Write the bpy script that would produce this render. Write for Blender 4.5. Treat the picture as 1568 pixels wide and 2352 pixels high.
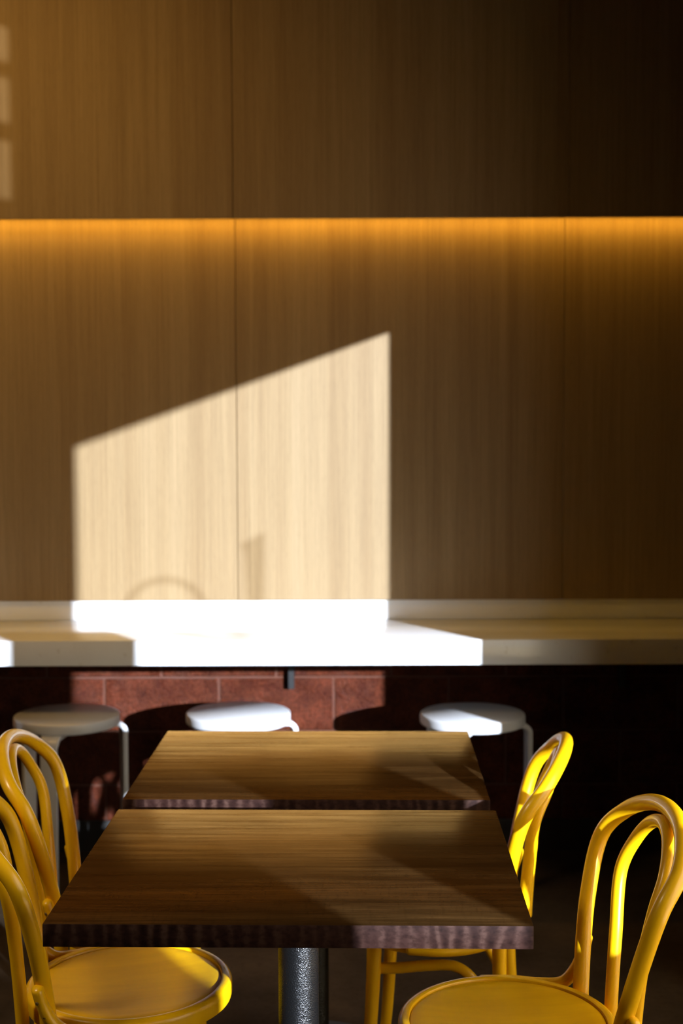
import bpy, bmesh, math, random
from mathutils import Vector, Matrix, Quaternion

random.seed(4)
PI = math.pi
for o in list(bpy.data.objects):
    bpy.data.objects.remove(o)
SC = bpy.context.scene
COL = SC.collection

# ------------------------------------------------------------------ camera
cam_d = bpy.data.cameras.new('camera')
cam = bpy.data.objects.new('camera', cam_d)
COL.objects.link(cam)
cam_d.sensor_fit = 'VERTICAL'
cam_d.sensor_height = 36.0
cam_d.lens = 3100.0 / 2352.0 * 36.0
cam_d.clip_start = 0.05
cam.matrix_world = (Matrix.Translation((0, 0, 1.5578)) @ Matrix.Rotation(PI / 2 - 0.0628, 4, 'X')
                    @ Matrix.Rotation(-0.00338, 4, 'Z'))
cam_d.dof.use_dof = True
cam_d.dof.focus_distance = 2.42
cam_d.dof.aperture_fstop = 4.0
SC.camera = cam

# ------------------------------------------------------------------ exposure, sky, sun
SC.view_settings.view_transform = 'Standard'
SC.view_settings.look = 'None'
SC.view_settings.exposure = 0.0
SC.view_settings.gamma = 1.0
SC.view_settings.use_curve_mapping = False
SC.cycles.max_bounces = 8
SC.cycles.diffuse_bounces = 5
SC.cycles.transparent_max_bounces = 12
SC.cycles.sample_clamp_indirect = 6.0
SC.cycles.use_denoising = True
SC.cycles.caustics_reflective = False
SC.cycles.caustics_refractive = False

SKY_STRENGTH = 4.0
world = bpy.data.worlds.new('sky')
SC.world = world
world.use_nodes = True
bg = world.node_tree.nodes['Background']
bg.inputs['Color'].default_value = (1.0, 0.91, 0.77, 1)
bg.inputs['Strength'].default_value = SKY_STRENGTH

SUN_DIR = Vector((-0.62, 1.0, -0.2233)).normalized()
sun_d = bpy.data.lights.new('sun', 'SUN')
sun_d.energy = 16.0
sun_d.color = (0.92, 1.02, 1.20)
sun_d.angle = math.radians(0.53)
sun = bpy.data.objects.new('sun', sun_d)
sun.rotation_euler = SUN_DIR.to_track_quat('-Z', 'Y').to_euler()
sun.location = (6, -8, 4)
COL.objects.link(sun)

# unseen warm spot added above and left of frame, washing the oak wall
LAMP_POS = Vector((-1.55, 3.1, 3.28))
ld = bpy.data.lights.new('ceiling_spotlight', 'SPOT')
ld.energy = 120.0
ld.color = (1.0, 0.54, 0.12)
ld.shadow_soft_size = 0.25
ld.spot_size = math.radians(100)
ld.spot_blend = 1.0
lo = bpy.data.objects.new('ceiling_spotlight', ld)
lo.location = LAMP_POS
lo.rotation_euler = (Vector((-1.15, 4.8, 2.3)) - LAMP_POS).to_track_quat('-Z', 'Y').to_euler()
COL.objects.link(lo)
# soft fill spot added to brighten the left chair seat, no fixture there
ld2 = bpy.data.lights.new('ceiling_light', 'SPOT')
ld2.energy = 190.0
ld2.color = (1.0, 0.82, 0.56)
ld2.shadow_soft_size = 0.35
ld2.spot_size = math.radians(44)
ld2.spot_blend = 0.8
lo2 = bpy.data.objects.new('ceiling_light', ld2)
lo2.location = (-2.2, 1.8, 3.1)
lo2.rotation_euler = (Vector((-0.42, 2.7, 0.45)) - Vector((-2.2, 1.8, 3.1))).to_track_quat('-Z', 'Y').to_euler()
COL.objects.link(lo2)

# added spot mimicking sun off street glass: faint patches high on the oak wall
gd = bpy.data.lights.new('street_reflection', 'SPOT')
gd.energy = 4200.0
gd.color = (1.0, 0.93, 0.78)
gd.shadow_soft_size = 0.016
gd.spot_size = math.radians(5)
gd.spot_blend = 0.1
go = bpy.data.objects.new('street_reflection', gd)
go.location = (4.0, -6.5, 1.6)
go.rotation_euler = (Vector((1.45, -0.95, 2.1)) - Vector((4.0, -6.5, 1.6))).to_track_quat('-Z', 'Y').to_euler()
COL.objects.link(go)

# window openings in the right wall (y0, y1, z0, z1)
XW, WT = 1.40, 0.10
SILL = 0.86        # clear glass above, added light-diffusing pane below
OPEN = [(0.902, 2.876, 0.12, 2.372), (-0.229, 0.368, 0.86, 2.372), (-1.20, -0.808, 1.945, 2.2776)]  # last opening is added, cut only to pass the street reflection
for k, (a, b, z0, z1) in enumerate(OPEN[:2]):
    pd = bpy.data.lights.new('window_portal', 'AREA')
    pd.shape = 'RECTANGLE'
    pd.size, pd.size_y = (z1 - z0), (b - a)
    pd.cycles.is_portal = True
    po = bpy.data.objects.new('window_portal', pd)
    po.location = (XW + WT + 0.01, (a + b) / 2, (z0 + z1) / 2)
    po.rotation_euler = Vector((-1, 0, 0)).to_track_quat('-Z', 'Y').to_euler()
    pd.size, pd.size_y = (b - a), (z1 - z0)
    COL.objects.link(po)

# ------------------------------------------------------------------ material helpers
def new_mat(name):
    m = bpy.data.materials.new(name)
    m.use_nodes = True
    nt = m.node_tree
    return m, nt, nt.nodes['Principled BSDF']

def nd(nt, typ, **kw):
    n = nt.nodes.new(typ)
    for k, v in kw.items():
        setattr(n, k, v)
    return n

def ramp(nt, src, stops):
    r = nd(nt, 'ShaderNodeValToRGB')
    e = r.color_ramp.elements
    while len(e) < len(stops):
        e.new(0.5)
    for el, (p, c) in zip(e, stops):
        el.position = p
        el.color = (c[0], c[1], c[2], 1) if hasattr(c, '__len__') else (c, c, c, 1)
    nt.links.new(src, r.inputs['Fac'])
    return r.outputs['Color']

def mapped(nt, scale, coord='Object', loc=(0, 0, 0)):
    t = nd(nt, 'ShaderNodeTexCoord')
    m = nd(nt, 'ShaderNodeMapping')
    m.inputs['Scale'].default_value = scale
    m.inputs['Location'].default_value = loc
    nt.links.new(t.outputs[coord], m.inputs['Vector'])
    return m.outputs['Vector']

def noise(nt, vec, scale=1.0, detail=4.0, rough=0.55, dist=0.0):
    n = nd(nt, 'ShaderNodeTexNoise')
    n.inputs['Scale'].default_value = scale
    n.inputs['Detail'].default_value = detail
    n.inputs['Roughness'].default_value = rough
    n.inputs['Distortion'].default_value = dist
    nt.links.new(vec, n.inputs['Vector'])
    return n.outputs['Fac']

def mixc(nt, a, b, fac, mode='MIX'):
    m = nd(nt, 'ShaderNodeMix', data_type='RGBA', blend_type=mode)
    for sock, v in ((m.inputs[6], a), (m.inputs[7], b)):
        if hasattr(v, 'is_linked'):
            nt.links.new(v, sock)
        else:
            sock.default_value = (v[0], v[1], v[2], 1)
    if hasattr(fac, 'is_linked'):
        nt.links.new(fac, m.inputs[0])
    else:
        m.inputs[0].default_value = fac
    return m.outputs[2]

def bump(nt, b, h, strength, dist):
    n = nd(nt, 'ShaderNodeBump')
    n.inputs['Strength'].default_value = strength
    n.inputs['Distance'].default_value = dist
    nt.links.new(h, n.inputs['Height'])
    nt.links.new(n.outputs['Normal'], b.inputs['Normal'])

def setp(b, **kw):
    names = {'rough': 'Roughness', 'metal': 'Metallic', 'spec': 'Specular IOR Level', 'coat': 'Coat Weight',
             'coat_rough': 'Coat Roughness'}
    for k, v in kw.items():
        b.inputs[names[k]].default_value = v

def plain(name, col, **kw):
    m, nt, b = new_mat(name)
    b.inputs['Base Color'].default_value = (*col, 1)
    setp(b, **kw)
    return m

# oak veneer of the wall panels: fine vertical grain
def oak_mat():
    m, nt, b = new_mat('oak_veneer')
    fine = noise(nt, mapped(nt, (170, 170, 2.2)), 1, 5, 0.6)
    band = noise(nt, mapped(nt, (16, 16, 0.22)), 1, 3, 0.5, 0.4)
    fl = noise(nt, mapped(nt, (420, 420, 26)), 1, 2, 0.5)
    c1 = ramp(nt, band, [(0.30, (0.212, 0.139, 0.059)), (0.52, (0.240, 0.164, 0.074)), (0.72, (0.265, 0.187, 0.090))])
    c2 = mixc(nt, c1, (0.60, 0.55, 0.47), ramp(nt, fine, [(0.35, 0.0), (0.75, 1.0)]), 'MULTIPLY')
    c2f = mixc(nt, c1, c2, 0.60)
    c3 = mixc(nt, c2f, (0.70, 0.66, 0.6), ramp(nt, fl, [(0.5, 0.0), (0.8, 0.5)]), 'MULTIPLY')
    nt.links.new(c3, b.inputs['Base Color'])
    setp(b, rough=0.62, spec=0.5)
    bump(nt, b, fine, 0.10, 0.001)
    return m

# dark-stained tabletop: grain along local x; edges carry a wavy end figure
def table_mat():
    m, nt, b = new_mat('dark_stained_wood')
    big = noise(nt, mapped(nt, (1.6, 15, 15)), 1, 6, 0.62, 0.7)
    streak = noise(nt, mapped(nt, (3.2, 62, 62)), 1, 5, 0.62, 0.2)
    fine = noise(nt, mapped(nt, (10, 240, 240)), 1, 4, 0.6)
    cross = noise(nt, mapped(nt, (190, 26, 26)), 1, 3, 0.6)
    c = ramp(nt, big, [(0.30, (0.018, 0.009, 0.003)), (0.5, (0.036, 0.018, 0.0055)), (0.70, (0.062, 0.032, 0.010))])
    c = mixc(nt, c, (0.50, 0.46, 0.42), ramp(nt, streak, [(0.42, 0.0), (0.70, 0.8)]), 'MULTIPLY')
    c = mixc(nt, c, (0.45, 0.42, 0.4), ramp(nt, fine, [(0.4, 0.0), (0.75, 0.8)]), 'MULTIPLY')
    c = mixc(nt, c, (0.6, 0.58, 0.55), ramp(nt, cross, [(0.5, 0.0), (0.8, 0.6)]), 'MULTIPLY')
    # stain under a thin amber varnish: diffuse wood below, tinted gloss above
    rr = ramp(nt, streak, [(0.3, 0.20), (0.7, 0.30)])
    df = nd(nt, 'ShaderNodeBsdfDiffuse'); gl = nd(nt, 'ShaderNodeBsdfGlossy'); mx = nd(nt, 'ShaderNodeMixShader')
    fr = nd(nt, 'ShaderNodeFresnel'); fr.inputs['IOR'].default_value = 1.42
    nt.links.new(c, df.inputs['Color'])
    nt.links.new(rr, gl.inputs['Roughness'])
    nt.links.new(ramp(nt, streak, [(0.32, (0.74, 0.41, 0.115)), (0.70, (0.46, 0.24, 0.06))]), gl.inputs['Color'])
    nt.links.new(fr.outputs[0], mx.inputs[0])
    nt.links.new(df.outputs[0], mx.inputs[1]); nt.links.new(gl.outputs[0], mx.inputs[2])
    nt.links.new(mx.outputs[0], nt.nodes['Material Output'].inputs['Surface'])
    bp = nd(nt, 'ShaderNodeBump')
    bp.inputs['Strength'].default_value = 0.12; bp.inputs['Distance'].default_value = 0.0006
    nt.links.new(fine, bp.inputs['Height'])
    nt.links.new(bp.outputs['Normal'], df.inputs['Normal']); nt.links.new(bp.outputs['Normal'], gl.inputs['Normal'])
    nt.nodes.remove(b)
    return m

def table_edge_mat():
    m, nt, b = new_mat('dark_wood_edge_grain')
    w = nd(nt, 'ShaderNodeTexWave', wave_type='BANDS', bands_direction='X')
    w.inputs['Scale'].default_value = 12
    w.inputs['Distortion'].default_value = 7
    w.inputs['Detail'].default_value = 3
    w.inputs['Detail Scale'].default_value = 0.9
    w.inputs['Detail Roughness'].default_value = 0.6
    nt.links.new(mapped(nt, (1.0, 1, 0.55)), w.inputs['Vector'])
    n = noise(nt, mapped(nt, (75, 75, 110)), 1, 5, 0.65)
    n2 = noise(nt, mapped(nt, (7, 7, 7)), 1, 3, 0.6)
    c = ramp(nt, w.outputs['Fac'], [(0.1, (0.015, 0.0055, 0.0040)), (0.55, (0.032, 0.0145, 0.0105)), (0.95, (0.064, 0.034, 0.025))])
    c = mixc(nt, c, (0.030, 0.0125, 0.0092), ramp(nt, n2, [(0.35, 0.75), (0.65, 0.1)]))
    c = mixc(nt, c, (0.38, 0.28, 0.26), ramp(nt, n, [(0.42, 0.0), (0.66, 0.9)]), 'MULTIPLY')
    nt.links.new(c, b.inputs['Base Color'])
    setp(b, rough=0.65, spec=0.08)
    bump(nt, b, n, 0.2, 0.001)
    return m

def yellow_mat(name, grain):
    m, nt, b = new_mat(name)
    if grain:
        g = noise(nt, mapped(nt, (5, 46, 46)), 1, 4, 0.55, 0.3)
        c = ramp(nt, g, [(0.3, (0.74, 0.395, 0.002)), (0.7, (0.82, 0.46, 0.003))])
        nt.links.new(c, b.inputs['Base Color'])
        bump(nt, b, g, 0.06, 0.001)
        setp(b, rough=0.45, spec=0.18, coat=0.0, coat_rough=0.35)
    else:
        g = noise(nt, mapped(nt, (30, 30, 8)), 1, 3, 0.5)
        c = ramp(nt, g, [(0.3, (0.80, 0.435, 0.002)), (0.7, (0.85, 0.475, 0.003))])
        nt.links.new(c, b.inputs['Base Color'])
        setp(b, rough=0.36, spec=0.35, coat=0.35, coat_rough=0.15)
    return m

def brick_mat():
    m, nt, b = new_mat('painted_block')
    t = nd(nt, 'ShaderNodeTexCoord')
    sp = nd(nt, 'ShaderNodeSeparateXYZ')
    nt.links.new(t.outputs['Object'], sp.inputs[0])
    cb = nd(nt, 'ShaderNodeCombineXYZ')
    ax = nd(nt, 'ShaderNodeMath', operation='ADD'); ax.inputs[1].default_value = 4.4404
    az = nd(nt, 'ShaderNodeMath', operation='ADD'); az.inputs[1].default_value = -0.445 + 4.0
    nt.links.new(sp.outputs['X'], ax.inputs[0]); nt.links.new(sp.outputs['Z'], az.inputs[0])
    nt.links.new(ax.outputs[0], cb.inputs['X']); nt.links.new(az.outputs[0], cb.inputs['Y'])
    br = nd(nt, 'ShaderNodeTexBrick', offset=0.5)
    br.inputs['Scale'].default_value = 1.0
    br.inputs['Brick Width'].default_value = 0.42
    br.inputs['Row Height'].default_value = 0.20
    br.inputs['Mortar Size'].default_value = 0.006
    br.inputs['Mortar Smooth'].default_value = 0.4
    nt.links.new(cb.outputs[0], br.inputs['Vector'])
    n1 = noise(nt, mapped(nt, (1, 1, 1)), 120, 4, 0.7)
    n2 = noise(nt, mapped(nt, (1, 1, 1)), 9, 4, 0.6)
    c = ramp(nt, n2, [(0.35, (0.080, 0.018, 0.008)), (0.65, (0.165, 0.042, 0.019))])
    c = mixc(nt, c, (0.50, 0.45, 0.42), ramp(nt, n1, [(0.42, 0.8), (0.58, 0.0)]), 'MULTIPLY')
    c = mixc(nt, c, (0.15, 0.062, 0.040), br.outputs['Fac'])
    nt.links.new(c, b.inputs['Base Color'])
    setp(b, rough=0.16, spec=0.5)
    hm = nd(nt, 'ShaderNodeMath', operation='MULTIPLY_ADD')
    nt.links.new(br.outputs['Fac'], hm.inputs[0]); hm.inputs[1].default_value = -0.8
    nt.links.new(n1, hm.inputs[2])
    bump(nt, b, hm.outputs[0], 1.0, 0.016)
    return m

def floor_mat():
    m, nt, b = new_mat('dark_concrete')
    a = noise(nt, mapped(nt, (1, 1, 1)), 3.5, 6, 0.65)
    s = noise(nt, mapped(nt, (1, 1, 1)), 60, 3, 0.6)
    c = ramp(nt, a, [(0.3, (0.034, 0.023, 0.0135)), (0.7, (0.080, 0.055, 0.033))])
    c = mixc(nt, c, (0.6, 0.58, 0.55), ramp(nt, s, [(0.5, 0.0), (0.75, 0.6)]), 'MULTIPLY')
    nt.links.new(c, b.inputs['Base Color'])
    setp(b, rough=0.7, spec=0.04)
    bump(nt, b, s, 0.1, 0.001)
    return m

def column_mat():
    m, nt, b = new_mat('hammered_black_coating')
    n = noise(nt, mapped(nt, (1, 1, 1)), 420, 2, 0.6)
    vr = nd(nt, 'ShaderNodeTexVoronoi')
    vr.inputs['Scale'].default_value = 520
    nt.links.new(mapped(nt, (1, 1, 1)), vr.inputs['Vector'])
    b.inputs['Base Color'].default_value = (0.006, 0.006, 0.006, 1)
    setp(b, rough=0.27, spec=0.45)
    ad = nd(nt, 'ShaderNodeMath', operation='ADD')
    nt.links.new(n, ad.inputs[0]); nt.links.new(vr.outputs['Distance'], ad.inputs[1])
    bump(nt, b, ad.outputs[0], 0.45, 0.0016)
    return m

def white_mat(name, col, rough, speck):
    m, nt, b = new_mat(name)
    if speck:
        n = noise(nt, mapped(nt, (1, 1, 1)), 34, 5, 0.65)
        n2 = noise(nt, mapped(nt, (1, 1, 1)), 5, 3, 0.5)
        c = mixc(nt, col, (0.80, 0.77, 0.72), ramp(nt, n, [(0.62, 0.0), (0.72, 0.8)]), 'MULTIPLY')
        c = mixc(nt, c, (0.93, 0.92, 0.90), ramp(nt, n2, [(0.4, 0.0), (0.7, 0.8)]), 'MULTIPLY')
        nt.links.new(c, b.inputs['Base Color'])
    else:
        b.inputs['Base Color'].default_value = (*col, 1)
    setp(b, rough=rough, spec=0.5)
    return m

M = dict(
    oak=oak_mat(), table=table_mat(), edge=table_edge_mat(),
    yellow=yellow_mat('yellow_lacquer', False), yellow_seat=yellow_mat('yellow_lacquered_plywood', True),
    brick=brick_mat(), floor=floor_mat(), column=column_mat(),
    counter=white_mat('white_solid_surface', (0.78, 0.80, 0.81), 0.16, True),
    stool=white_mat('white_stool_paint', (0.66, 0.67, 0.68), 0.30, False),
    black=plain('black_steel', (0.012, 0.012, 0.012), rough=0.45, spec=0.4),
    base=plain('cast_iron', (0.015, 0.015, 0.015), rough=0.5),
    rubber=plain('black_cove_base', (0.016, 0.015, 0.013), rough=0.5),
    plaster=plain('dark_plaster', (0.20, 0.165, 0.13), rough=0.9),
    ceil=plain('ceiling_paint', (0.34, 0.27, 0.19), rough=0.9),
    pave=plain('pavement_concrete', (0.22, 0.20, 0.17), rough=0.9),
    screw=plain('painted_screw_slot', (0.10, 0.05, 0.004), rough=0.5),
    sign=plain('grey_sign_metal', (0.30, 0.30, 0.30), rough=0.5),
)
m, nt, b = new_mat('led_diffuser')
b.inputs['Base Color'].default_value = (0.8, 0.7, 0.5, 1)
b.inputs['Emission Color'].default_value = (1.0, 0.50, 0.05, 1)
b.inputs['Emission Strength'].default_value = 27.0
M['led'] = m
m, nt, b = new_mat('window_glass')
nt.nodes.remove(b)
tr = nd(nt, 'ShaderNodeBsdfTransparent'); gl = nd(nt, 'ShaderNodeBsdfGlossy'); mx = nd(nt, 'ShaderNodeMixShader')
gl.inputs['Roughness'].default_value = 0.02
tr.inputs['Color'].default_value = (0.97, 0.97, 0.97, 1)
mx.inputs[0].default_value = 0.05
nt.links.new(tr.outputs[0], mx.inputs[1]); nt.links.new(gl.outputs[0], mx.inputs[2])
nt.links.new(mx.outputs[0], nt.nodes['Material Output'].inputs['Surface'])
M['glass'] = m
m, nt, b = new_mat('frosted_glass')  # added diffuser, passes sun and sky as soft fill for the chair legs
nt.nodes.remove(b)
tl = nd(nt, 'ShaderNodeBsdfTranslucent'); df = nd(nt, 'ShaderNodeBsdfDiffuse'); mx = nd(nt, 'ShaderNodeMixShader')
tl.inputs['Color'].default_value = (0.95, 0.86, 0.68, 1)
df.inputs['Color'].default_value = (0.5, 0.5, 0.5, 1)
mx.inputs[0].default_value = 0.12
nt.links.new(tl.outputs[0], mx.inputs[1]); nt.links.new(df.outputs[0], mx.inputs[2])
nt.links.new(mx.outputs[0], nt.nodes['Material Output'].inputs['Surface'])
M['frost'] = m

# ------------------------------------------------------------------ mesh helpers
def mesh_obj(name, bm, mat, parent=None, smooth=True, loc=None):
    bmesh.ops.recalc_face_normals(bm, faces=bm.faces)
    me = bpy.data.meshes.new(name)
    bm.to_mesh(me)
    bm.free()
    for mt in (mat if isinstance(mat, (list, tuple)) else [mat]):
        me.materials.append(mt)
    if smooth:
        me.polygons.foreach_set('use_smooth', [True] * len(me.polygons))
        try:
            me.set_sharp_from_angle(angle=math.radians(40))
        except Exception:
            pass
    o = bpy.data.objects.new(name, me)
    COL.objects.link(o)
    if parent:
        o.parent = parent
    if loc:
        o.location = loc
    return o

def box(bm, x0, x1, y0, y1, z0, z1, bev=0.0, seg=2):
    r = bmesh.ops.create_cube(bm, size=1.0)
    vs = r['verts']
    for v in vs:
        v.co = Vector(((x0 + x1) / 2 + v.co.x * (x1 - x0), (y0 + y1) / 2 + v.co.y * (y1 - y0), (z0 + z1) / 2 + v.co.z * (z1 - z0)))
    if bev > 0:
        es = list({e for v in vs for e in v.link_edges})
        bmesh.ops.bevel(bm, geom=es, offset=bev, segments=seg, affect='EDGES', profile=0.5)
    return vs

def spline(P, n=10):
    P = [Vector(p) for p in P]
    Q = [2 * P[0] - P[1]] + P + [2 * P[-1] - P[-2]]
    out = []
    for k in range(1, len(Q) - 2):
        p0, p1, p2, p3 = Q[k - 1:k + 3]
        d0, d1, d2 = (p1 - p0).length ** .5, (p2 - p1).length ** .5, (p3 - p2).length ** .5
        t0, t1 = 0.0, d0
        t2 = t1 + d1
        t3 = t2 + d2
        for j in range(n):
            t = t1 + (t2 - t1) * j / n
            A1 = p0 * ((t1 - t) / (t1 - t0)) + p1 * ((t - t0) / (t1 - t0))
            A2 = p1 * ((t2 - t) / (t2 - t1)) + p2 * ((t - t1) / (t2 - t1))
            A3 = p2 * ((t3 - t) / (t3 - t2)) + p3 * ((t - t2) / (t3 - t2))
            B1 = A1 * ((t2 - t) / (t2 - t0)) + A2 * ((t - t0) / (t2 - t0))
            B2 = A2 * ((t3 - t) / (t3 - t1)) + A3 * ((t - t1) / (t3 - t1))
            out.append(B1 * ((t2 - t) / (t2 - t1)) + B2 * ((t - t1) / (t2 - t1)))
    out.append(P[-1])
    return out

def tube(bm, path, rad, seg=18, rounded=(True, True), flat=None):
    """round bar along a path; rad is a number or a function of 0..1; rounded ends"""
    path = [Vector(p) for p in path]
    L = [0.0]
    for a, b_ in zip(path, path[1:]):
        L.append(L[-1] + (b_ - a).length)
    rf = rad if callable(rad) else (lambda t: rad)
    tang = [((path[min(i + 1, len(path) - 1)] - path[max(i - 1, 0)]).normalized()) for i in range(len(path))]
    up = Vector((0, 0, 1)) if abs(tang[0].z) < 0.9 else Vector((1, 0, 0))
    nrm = (up - tang[0] * up.dot(tang[0])).normalized()
    rings = []
    def ring(c, t, n, r):
        b2 = t.cross(n)
        f = flat or (1.0, 1.0)
        return [bm.verts.new(c + n * (math.cos(2 * PI * k / seg) * r * f[0]) + b2 * (math.sin(2 * PI * k / seg) * r * f[1])) for k in range(seg)]
    frames = []
    for i, p in enumerate(path):
        if i:
            nrm = (nrm - tang[i] * nrm.dot(tang[i])).normalized()
        frames.append((p, tang[i], nrm.copy(), rf(L[i] / L[-1])))
    if rounded[0]:
        p, t, n, r = frames[0]
        for a in (80, 60, 40, 20):
            rings.append(ring(p - t * r * 0.6 * math.sin(math.radians(a)), t, n, r * math.cos(math.radians(a))))
    for p, t, n, r in frames:
        rings.append(ring(p, t, n, r))
    if rounded[1]:
        p, t, n, r = frames[-1]
        for a in (20, 40, 60, 80):
            rings.append(ring(p + t * r * 0.6 * math.sin(math.radians(a)), t, n, r * math.cos(math.radians(a))))
    for A, B in zip(rings, rings[1:]):
        for k in range(seg):
            bm.faces.new((A[k], A[(k + 1) % seg], B[(k + 1) % seg], B[k]))
    bm.faces.new(rings[0][::-1])
    bm.faces.new(rings[-1])

def ribbon(bm, path, side, w, th, bev=0.003):
    """flat bent bar: rectangular section, width along 'side', swept along path"""
    path = [Vector(p) for p in path]
    side = Vector(side).normalized()
    rings = []
    n_ = len(path)
    for i, p in enumerate(path):
        t = (path[min(i + 1, n_ - 1)] - path[max(i - 1, 0)]).normalized()
        nm = t.cross(side).normalized()
        ww = w(i / (n_ - 1)) if callable(w) else w
        pts = []
        for sx, sy in ((-1, -1), (1, -1), (1, 1), (-1, 1)):
            for q in range(3):
                a = math.atan2(sy, sx) + math.radians((q - 1) * 40)
                cx, cy = sx * (ww / 2 - bev), sy * (th / 2 - bev)
                pts.append(p + side * (cx + bev * math.cos(a) * 1.1) + nm * (cy + bev * math.sin(a) * 1.1))
        rings.append([bm.verts.new(q) for q in pts])
    m_ = len(rings[0])
    for A, B in zip(rings, rings[1:]):
        for k in range(m_):
            bm.faces.new((A[k], A[(k + 1) % m_], B[(k + 1) % m_], B[k]))
    bm.faces.new(rings[0][::-1])
    bm.faces.new(rings[-1])

def lathe(bm, prof, seg=64, close=False, center=(0, 0)):
    rings = []
    for r, z in prof:
        if r < 1e-6:
            rings.append([bm.verts.new((center[0], center[1], z))])
        else:
            rings.append([bm.verts.new((center[0] + r * math.cos(2 * PI * k / seg), center[1] + r * math.sin(2 * PI * k / seg), z)) for k in range(seg)])
    pairs = list(zip(rings, rings[1:]))
    if close:
        pairs.append((rings[-1], rings[0]))
    for A, B in pairs:
        for k in range(seg):
            k2 = (k + 1) % seg
            if len(A) == 1 and len(B) == 1:
                continue
            if len(A) == 1:
                bm.faces.new((A[0], B[k2], B[k]))
            elif len(B) == 1:
                bm.faces.new((A[k], A[k2], B[0]))
            else:
                bm.faces.new((A[k], A[k2], B[k2], B[k]))

def thing(name, label, cat, loc=(0, 0, 0), rz=0.0, group=None):
    o = bpy.data.objects.new(name, None)
    o.empty_display_size = 0.1
    COL.objects.link(o)
    o.location = loc
    o.rotation_euler = (0, 0, rz)
    o['label'] = label
    o['category'] = cat
    if group:
        o['group'] = group
    return o

def dup(root, loc, rz, label):
    r = root.copy()
    COL.objects.link(r)
    r.location = loc
    r.rotation_euler = (0, 0, rz)
    r['label'] = label
    for ch in list(root.children):
        c = ch.copy()
        COL.objects.link(c)
        c.parent = r
        for g in list(ch.children):
            d = g.copy()
            COL.objects.link(d)
            d.parent = c
    return r

def struct(name, bm, mat, label=None, parent=None, smooth=False):
    o = mesh_obj(name, bm, mat, parent, smooth=smooth)
    if not parent:
        o['kind'] = 'structure'
    if label:
        o['label'] = label
    return o

# ------------------------------------------------------------------ the room
YB = 4.895          # face of the block wall
XL, YF, ZC = -3.4, -3.2, 3.35
bm = bmesh.new(); box(bm, XL - 0.1, XW + WT, YF - 0.1, YB + 0.12, -0.1, 0)
struct('floor', bm, M['floor'], 'dark brown concrete floor under the tables')
bm = bmesh.new(); box(bm, XL - 0.1, XW + WT, YF - 0.1, YB + 0.12, ZC, ZC + 0.1)
struct('ceiling', bm, M['ceil'], 'ceiling above the frame')
bm = bmesh.new(); box(bm, XL, XW, YB, YB + 0.12, 0, ZC)
wall_back = struct('wall_back', bm, M['brick'], 'back wall of painted red-brown blocks, clad in oak panels above the white counter')
bm = bmesh.new(); box(bm, XL - 0.1, XL, YF - 0.1, YB + 0.12, 0, ZC)
struct('wall_left', bm, M['plaster'], 'plain left wall out of frame')
bm = bmesh.new(); box(bm, XL, XW, YF - 0.1, YF, 0, ZC)
struct('wall_front', bm, M['plaster'], 'plain wall behind the camera')

# right wall built around its openings
bm = bmesh.new()
ys = sorted(OPEN, key=lambda q: q[0])
cur = YF - 0.1
for a, b_, z0, z1 in ys:
    box(bm, XW, XW + WT, cur, a, 0, ZC)
    box(bm, XW, XW + WT, a, b_, 0, z0)
    box(bm, XW, XW + WT, a, b_, z1, ZC)
    cur = b_
box(bm, XW, XW + WT, cur, YB + 0.12, 0, ZC)
box(bm, 1.02, XW, 3.50, 3.64, 0, ZC)     # unseen short return, added to shade the right end of the back wall
struct('wall_right', bm, M['plaster'], 'right-hand wall with tall window openings, out of frame')
for k, (a, b_, z0, z1) in enumerate(OPEN):
    bm = bmesh.new(); box(bm, XW + 0.05, XW + 0.056, a, b_, SILL if k == 0 else z0, z1)
    w = struct('window_%d' % (k + 1), bm, M['glass'], 'window pane in the right-hand wall')
    if k == 0:
        bm = bmesh.new(); box(bm, XW + 0.012, XW + 0.018, a, b_, z0, SILL - 0.004)  # added pane: stops direct sun, spreads low fill light
        mesh_obj('frosted_pane', bm, M['frost'], w, smooth=False)['label'] = 'frosted lower window pane'
        bm = bmesh.new(); box(bm, XW + 0.0, XW + 0.06, a, b_, SILL - 0.004, SILL)
        mesh_obj('glazing_bar', bm, M['black'], w, smooth=False)
    if k == 2:
        bm = bmesh.new()
        for p0, p1 in ((2.312, 2.353), (2.555, 2.615), (2.771, 2.823)):
            box(bm, XW + 0.047, XW + 0.058, a, b_, 1.6 + 0.4947 * (p0 - 1.6), 1.6 + 0.4947 * (p1 - 1.6))
        mesh_obj('glazing_bars', bm, M['black'], w, smooth=False)  # bars added and spaced to split the reflection into stacked patches
bm = bmesh.new(); box(bm, XW + WT, 16, -14, 12, -0.2, -0.1)
struct('pavement', bm, M['pave'], 'concrete pavement outside the windows')
bm = bmesh.new(); box(bm, XL, XW, YB - 0.012, YB, 0, 0.115, 0.002)
struct('baseboard_back', bm, M['rubber'], 'black baseboard along the block wall')

# oak cladding: lower panels proud of the block wall, upper panels proud of the lower ones
SEAMS = [XL, -2.724, -1.551, -0.3755, 0.7987, XW]
G = 0.0009
LOW_Y, UP_Y = 4.86, 4.775
LIP = 2.2885
for a, b_ in zip(SEAMS, SEAMS[1:]):
    bm = bmesh.new(); box(bm, a + G, b_ - G, LOW_Y, YB - 0.001, 0.9325, ZC - 0.001, 0.0012, 1)
    mesh_obj('lower_oak_panel', bm, M['oak'], wall_back, smooth=False)['label'] = 'oak veneer panel below the glowing cove'
    bm = bmesh.new(); box(bm, a + G, b_ - G, UP_Y, UP_Y + 0.018, LIP, ZC - 0.001, 0.0012, 1)
    mesh_obj('upper_oak_panel', bm, M['oak'], wall_back, smooth=False)['label'] = 'oak veneer panel standing proud above the glowing cove'

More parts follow.
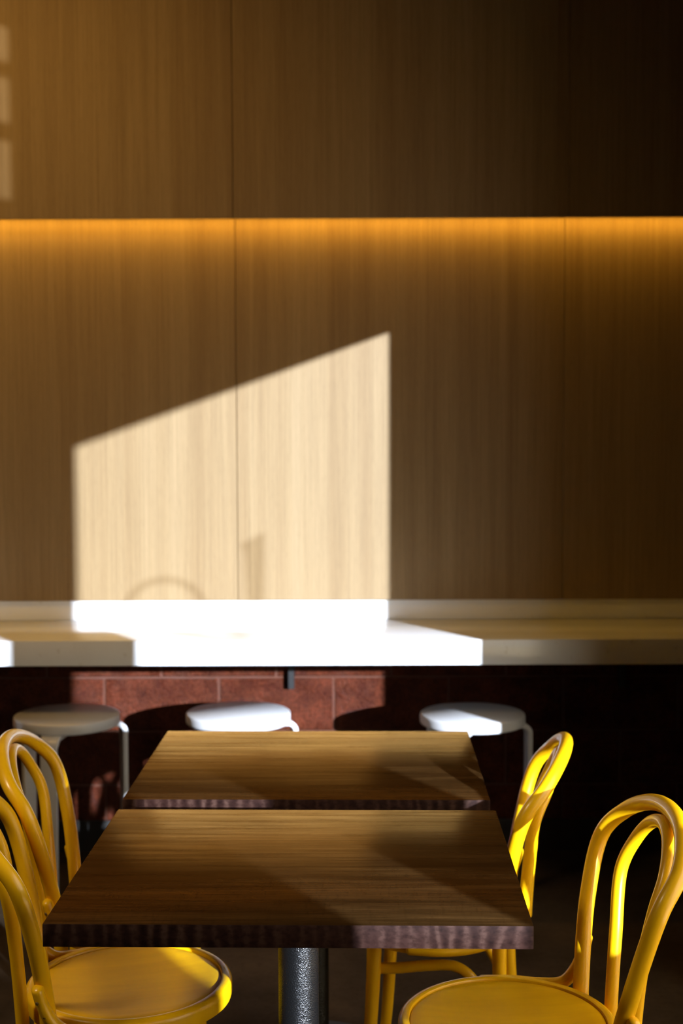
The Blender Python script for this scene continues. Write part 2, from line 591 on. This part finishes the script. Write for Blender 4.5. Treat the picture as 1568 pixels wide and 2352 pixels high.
bm = bmesh.new(); box(bm, XL, XW, UP_Y + 0.0185, UP_Y + 0.0225, LIP + 0.002, ZC - 0.001)
mesh_obj('panel_backing', bm, M['black'], wall_back, smooth=False)  # added out of sight to stop strip light leaking through the seams
# warm light strip tucked behind the lip of the upper panels
bm = bmesh.new(); box(bm, XL + 0.01, XW - 0.01, UP_Y + 0.0235, UP_Y + 0.046, LIP + 0.011, LIP + 0.018)
led = mesh_obj('light_strip', bm, M['led'], None, smooth=False)
led['label'] = 'warm amber light strip hidden behind the upper oak panels'
led['category'] = 'light'

# ------------------------------------------------------------------ white bar counter
cnt = thing('bar_counter', 'long white bar counter running along the oak wall', 'counter', (0, 4.62, 0))
YC0, ZT = 4.40, 0.8597
def at_c(bm, *a, **k):
    vs = box(bm, *a, **k)
bm = bmesh.new(); box(bm, XL + 0.003, XW - 0.003, YC0 - 4.62, YB - 0.002 - 4.62, ZT - 0.0845, ZT, 0.003, 2)
mesh_obj('countertop', bm, M['counter'], cnt)
bm = bmesh.new(); box(bm, XL + 0.003, XW - 0.003, YB - 0.0175 - 4.62, YB - 0.002 - 4.62, ZT, 0.9315, 0.0015, 1)
mesh_obj('backsplash', bm, M['counter'], cnt)
for bx_ in (-0.187, 1.02, -1.40):
    bm = bmesh.new()
    box(bm, bx_ - 0.016, bx_ + 0.016, 4.46 - 4.62, YB - 0.003 - 4.62, ZT - 0.0845 - 0.012, ZT - 0.0850, 0.001, 1)
    box(bm, bx_ - 0.009, bx_ + 0.013, 4.862 - 4.62, YB - 0.001 - 4.62, 0.6065, ZT - 0.09, 0.001, 1)
    mesh_obj('support_bracket', bm, M['black'], cnt, smooth=False)['label'] = 'black steel bracket under the counter'

# ------------------------------------------------------------------ round white stools
def make_stool(label):
    H, R = 0.602, 0.176
    t = thing('round_stool', label, 'stool', (0, 0, 0), 0, 'white round stools at the bar counter')
    bm = bmesh.new()
    T = 0.036
    prof = [(0, H - T), (R - 0.005, H - T), (R - 0.001, H - T + 0.004), (R, H - T + 0.008), (R, H - 0.008), (R - 0.0012, H - 0.003), (R - 0.005, H), (0, H)]
    lathe(bm, prof, 96)
    mesh_obj('seat', bm, M['stool'], t)
    for deg in (0, 120, 240):
        a = math.radians(deg)
        c, s = math.cos(a), math.sin(a)
        zt, ro = H - T - 0.0085, 0.193
        P = [(0.075, zt), (0.11, zt)]
        for q in range(0, 91, 10):
            P.append((ro - 0.030 + 0.030 * math.sin(math.radians(q)), zt - 0.030 + 0.030 * math.cos(math.radians(q))))
        P += [(ro, 0.40), (ro, 0.2), (ro, 0.0)]
        path = [(r * c, r * s, z) for r, z in P]
        bm = bmesh.new()
        ribbon(bm, path, (-s, c, 0), lambda f: 0.062 - 0.014 * max(0, (f - 0.55) / 0.45), 0.017)
        mesh_obj('leg', bm, M['stool'], t)
    return t

stool = make_stool('white round stool under the counter, leftmost, fully visible with its bent legs')
stool.location = (-0.922, 4.47, 0); stool.rotation_euler = (0, 0, math.radians(24))
dup(stool, (-0.350, 4.50, 0), math.radians(15), 'white round stool in the middle, its seat just above the rear dark table')
dup(stool, (0.436, 4.47, 0), math.radians(8), 'white round stool half in shade, right of the rear dark table')

# ------------------------------------------------------------------ dark square tables
TW, TD, TT, TZ = 0.80, 0.663, 0.0388, 0.75
def make_table(label):
    t = thing('cafe_table', label, 'table', (0, 0, 0), 0, 'dark wood cafe tables')
    bm = bmesh.new()
    box(bm, -TW / 2, TW / 2, -TD / 2, TD / 2, TZ - TT, TZ, 0.0015, 2)
    for f in bm.faces:
        f.normal_update()
        f.material_index = 0 if abs(f.normal.z) > 0.8 else 1
    mesh_obj('tabletop', bm, [M['table'], M['edge']], t)
    bm = bmesh.new()
    lathe(bm, [(0, 0.03), (0.038, 0.03), (0.038, TZ - TT - 0.006), (0, TZ - TT - 0.006)], 48)
    mesh_obj('column', bm, M['column'], t)
    bm = bmesh.new()
    box(bm, -0.14, 0.14, -0.14, 0.14, TZ - TT - 0.006, TZ - TT - 0.0004, 0.001, 1)
    mesh_obj('mounting_plate', bm, M['black'], t, smooth=False)
    bm = bmesh.new()
    lathe(bm, [(0, 0), (0.215, 0), (0.22, 0.006), (0.215, 0.012), (0.10, 0.026), (0.05, 0.038), (0.045, 0.05), (0, 0.05)], 64)
    mesh_obj('base', bm, M['base'], t)
    return t
def table_loc(x, y, a):
    return (x - math.sin(a) * TD / 2, y + math.cos(a) * TD / 2, 0)
A1, A2 = -0.02154, -0.01991
tab = make_table('dark-stained wooden table in front, nearest the camera, grey speckled column below')
tab.location = table_loc(-0.09086, 2.14859, A1); tab.rotation_euler = (0, 0, A1)
dup(tab, table_loc(-0.07956, 2.88872, A2), A2, 'dark-stained wooden table behind the front table, before the white stools')

# ------------------------------------------------------------------ yellow bentwood chairs (seat faces local +x)
def hoop_path(z, x, w, zt, xt):
    h = [(x[k], w[k], z[k]) for k in range(len(z))]
    a = []
    for q in (30, 60):
        cq, sq = math.cos(math.radians(q)), math.sin(math.radians(q))
        a.append((x[-1] + (xt - x[-1]) * sq, w[-1] * cq, z[-1] + (zt - z[-1]) * sq))
    half = h + a
    return half + [(xt, 0, zt)] + [(p[0], -p[1], p[2]) for p in half[::-1]]

def make_chair(label):
    t = thing('bentwood_chair', label, 'chair', (0, 0, 0), 0, 'yellow bentwood chairs around the tables')
    R, Z = 0.2047, 0.4575
    # seat: dished panel inside a rounded ring
    bm = bmesh.new()
    lathe(bm, [(0, Z - 0.014), (0.06, Z - 0.013), (0.12, Z - 0.0095), (0.16, Z - 0.0055), (0.176, Z - 0.004), (0.1815, Z - 0.0055),
               (0.1815, Z - 0.022), (0, Z - 0.026)], 96)
    mesh_obj('seat', bm, M['yellow_seat'], t)
    bm = bmesh.new()
    pr = [(0.183, Z - 0.034), (0.183, Z - 0.0045), (0.1845, Z - 0.0015), (0.188, Z)]
    for q in range(90, -1, -15):
        pr.append((R - 0.012 + 0.012 * math.cos(math.radians(q)), Z - 0.012 + 0.012 * math.sin(math.radians(q))))
    pr += [(R, Z - 0.030), (R - 0.002, Z - 0.037), (R - 0.008, Z - 0.040), (0.188, Z - 0.040)]
    lathe(bm, pr, 96, close=True)
    mesh_obj('seat_ring', bm, M['yellow'], t)
    # outer hoop: runs down past the seat and becomes the rear legs
    bm = bmesh.new()
    oz, ox, ow = (0.43, 0.46, 0.62, 0.74), (-0.1665, -0.1679, -0.1915, -0.2249), (0.1475, 0.1508, 0.2059, 0.2256)
    tube(bm, spline(hoop_path(oz, ox, ow, 0.846, -0.303), 12), 0.0158, 20, (False, False))
    mesh_obj('back_hoop', bm, M['yellow'], t)
    for s in (1, -1):
        bm = bmesh.new()
        tube(bm, spline([(-0.1665, s * 0.1475, 0.4305), (-0.167, s * 0.145, 0.36), (-0.173, s * 0.147, 0.24), (-0.19, s * 0.157, 0.11), (-0.215, s * 0.17, 0.004)], 8),
             lambda f: 0.0158 - 0.003 * f, 18, (False, False))
        mesh_obj('leg', bm, M['yellow'], t)
    # inner hoop ends flat against the outside of the seat ring
    bm = bmesh.new()
    iz, ix, iw = (0.417, 0.44, 0.58, 0.70), (-0.2125, -0.2133, -0.2238, -0.2403), (0.0865, 0.0873, 0.0988, 0.1252)
    tube(bm, spline(hoop_path(iz, ix, iw, 0.8235, -0.2876), 12), 0.0128, 18, (True, True))
    mesh_obj('inner_hoop', bm, M['yellow'], t)
    for s in (1, -1):
        bm = bmesh.new()
        tube(bm, spline([(0.112, s * 0.127, Z - 0.038), (0.116, s * 0.131, 0.30), (0.126, s * 0.140, 0.14), (0.142, s * 0.152, 0.004)], 8),
             lambda f: 0.0172 - 0.0052 * f, 18, (False, False))
        mesh_obj('leg', bm, M['yellow'], t)
    # curved hip brackets, screwed to the rear post and the seat ring
    for s in (1, -1):
        bm = bmesh.new()
        tube(bm, spline([(-0.188, s * 0.1955, 0.535), (-0.180, s * 0.193, 0.505), (-0.163, s * 0.189, 0.470), (-0.138, s * 0.186, 0.446), (-0.095, s * 0.200, 0.437), (-0.04, s * 0.2165, 0.436), (0.02, s * 0.2185, 0.436)], 8),
             0.0138, 16, (True, True), flat=(0.85, 1.15))
        br = mesh_obj('hip_bracket', bm, M['yellow'], t)
        for p, n in (((-0.1835, s * 0.1945, 0.514), (-0.42, s * 0.85, 0.0)), ((-0.1705, s * 0.191, 0.484), (-0.42, s * 0.85, 0.05))):
            n = Vector(n).normalized()
            bm = bmesh.new()
            p = Vector(p)
            tube(bm, [p + n * 0.0110, p + n * 0.0142], 0.0034, 12, (False, True))
            mesh_obj('screw', bm, M['screw'], br)
    # bent stretchers between front and rear legs
    for s in (1, -1):
        bm = bmesh.new()
        tube(bm, spline([(0.110, s * 0.116, 0.347), (0.06, s * 0.112, 0.350), (-0.01, s * 0.110, 0.360), (-0.065, s * 0.112, 0.363), (-0.098, s * 0.117, 0.347), (-0.125, s * 0.124, 0.31), (-0.148, s * 0.134, 0.26), (-0.166, s * 0.140, 0.21)], 8),
             lambda f: 0.0125 - 0.0015 * f, 16, (True, True))
        mesh_obj('stretcher', bm, M['yellow'], t)
    return t

chair = make_chair('yellow bentwood chair nearest the camera at bottom right, round seat in shade')
chair.location = (0.3065, 2.4522, 0); chair.rotation_euler = (0, 0, 3.1655)
dup(chair, (0.2045, 3.0486, 0), 2.9515, 'brightly sunlit yellow bentwood chair seen edge-on right of the rear table')
dup(chair, (-0.4275, 2.6417, 0), 0.2669, 'yellow bentwood chair at bottom left, its seat pushed under the front table')
dup(chair, (-0.4662, 3.0668, 0), 0.0805, 'yellow bentwood chair left of the rear table, before the leftmost white stool')

dup(chair, (1.0404, 2.4602, 0), 0.0258, 'yellow bentwood chair facing the window, back to back with the bottom right chair')  # added unseen, posed so its hoop shades the far post

# ------------------------------------------------------------------ translucent films added on the first pane, cut to cast the wall shadows
m, nt, b = new_mat('translucent_window_film')
nt.nodes.remove(b)
tr = nd(nt, 'ShaderNodeBsdfTransparent'); df = nd(nt, 'ShaderNodeBsdfDiffuse'); mx = nd(nt, 'ShaderNodeMixShader')
tr.inputs['Color'].default_value = (0.80, 0.76, 0.70, 1)
df.inputs['Color'].default_value = (0.4, 0.35, 0.3, 1)
mx.inputs[0].default_value = 0.14
nt.links.new(tr.outputs[0], mx.inputs[1]); nt.links.new(df.outputs[0], mx.inputs[2])
nt.links.new(mx.outputs[0], nt.nodes['Material Output'].inputs['Surface'])
win = bpy.data.objects['window_1']
def film(poly_sets):
    bm = bmesh.new()
    for poly in poly_sets:
        bm.faces.new([bm.verts.new((XW + 0.0485, y, z)) for y, z in poly])
    mesh_obj('window_decal', bm, m, win, smooth=False)
def on_glass(px_x, px_z):
    """point of the pane whose sunlight lands at x, z on the oak wall"""
    yg = 4.86 - (XW + 0.05 - px_x) / 0.62
    return (yg, px_z + 0.2233 * (4.86 - yg))
film([[on_glass(-0.277, 0.90), on_glass(-0.277, 1.181), on_glass(-0.365, 1.137), on_glass(-0.348, 1.10), on_glass(-0.340, 0.90)]])
rg = []
for q in range(48):
    a0, a1 = 2 * PI * q / 48, 2 * PI * (q + 1) / 48
    rg.append([on_glass(-0.637 + 0.158 * k * math.cos(a), 0.885 + 0.135 * k * math.sin(a)) for k, a in ((1, a0), (1, a1), (0.83, a1), (0.83, a0))])
film(rg)
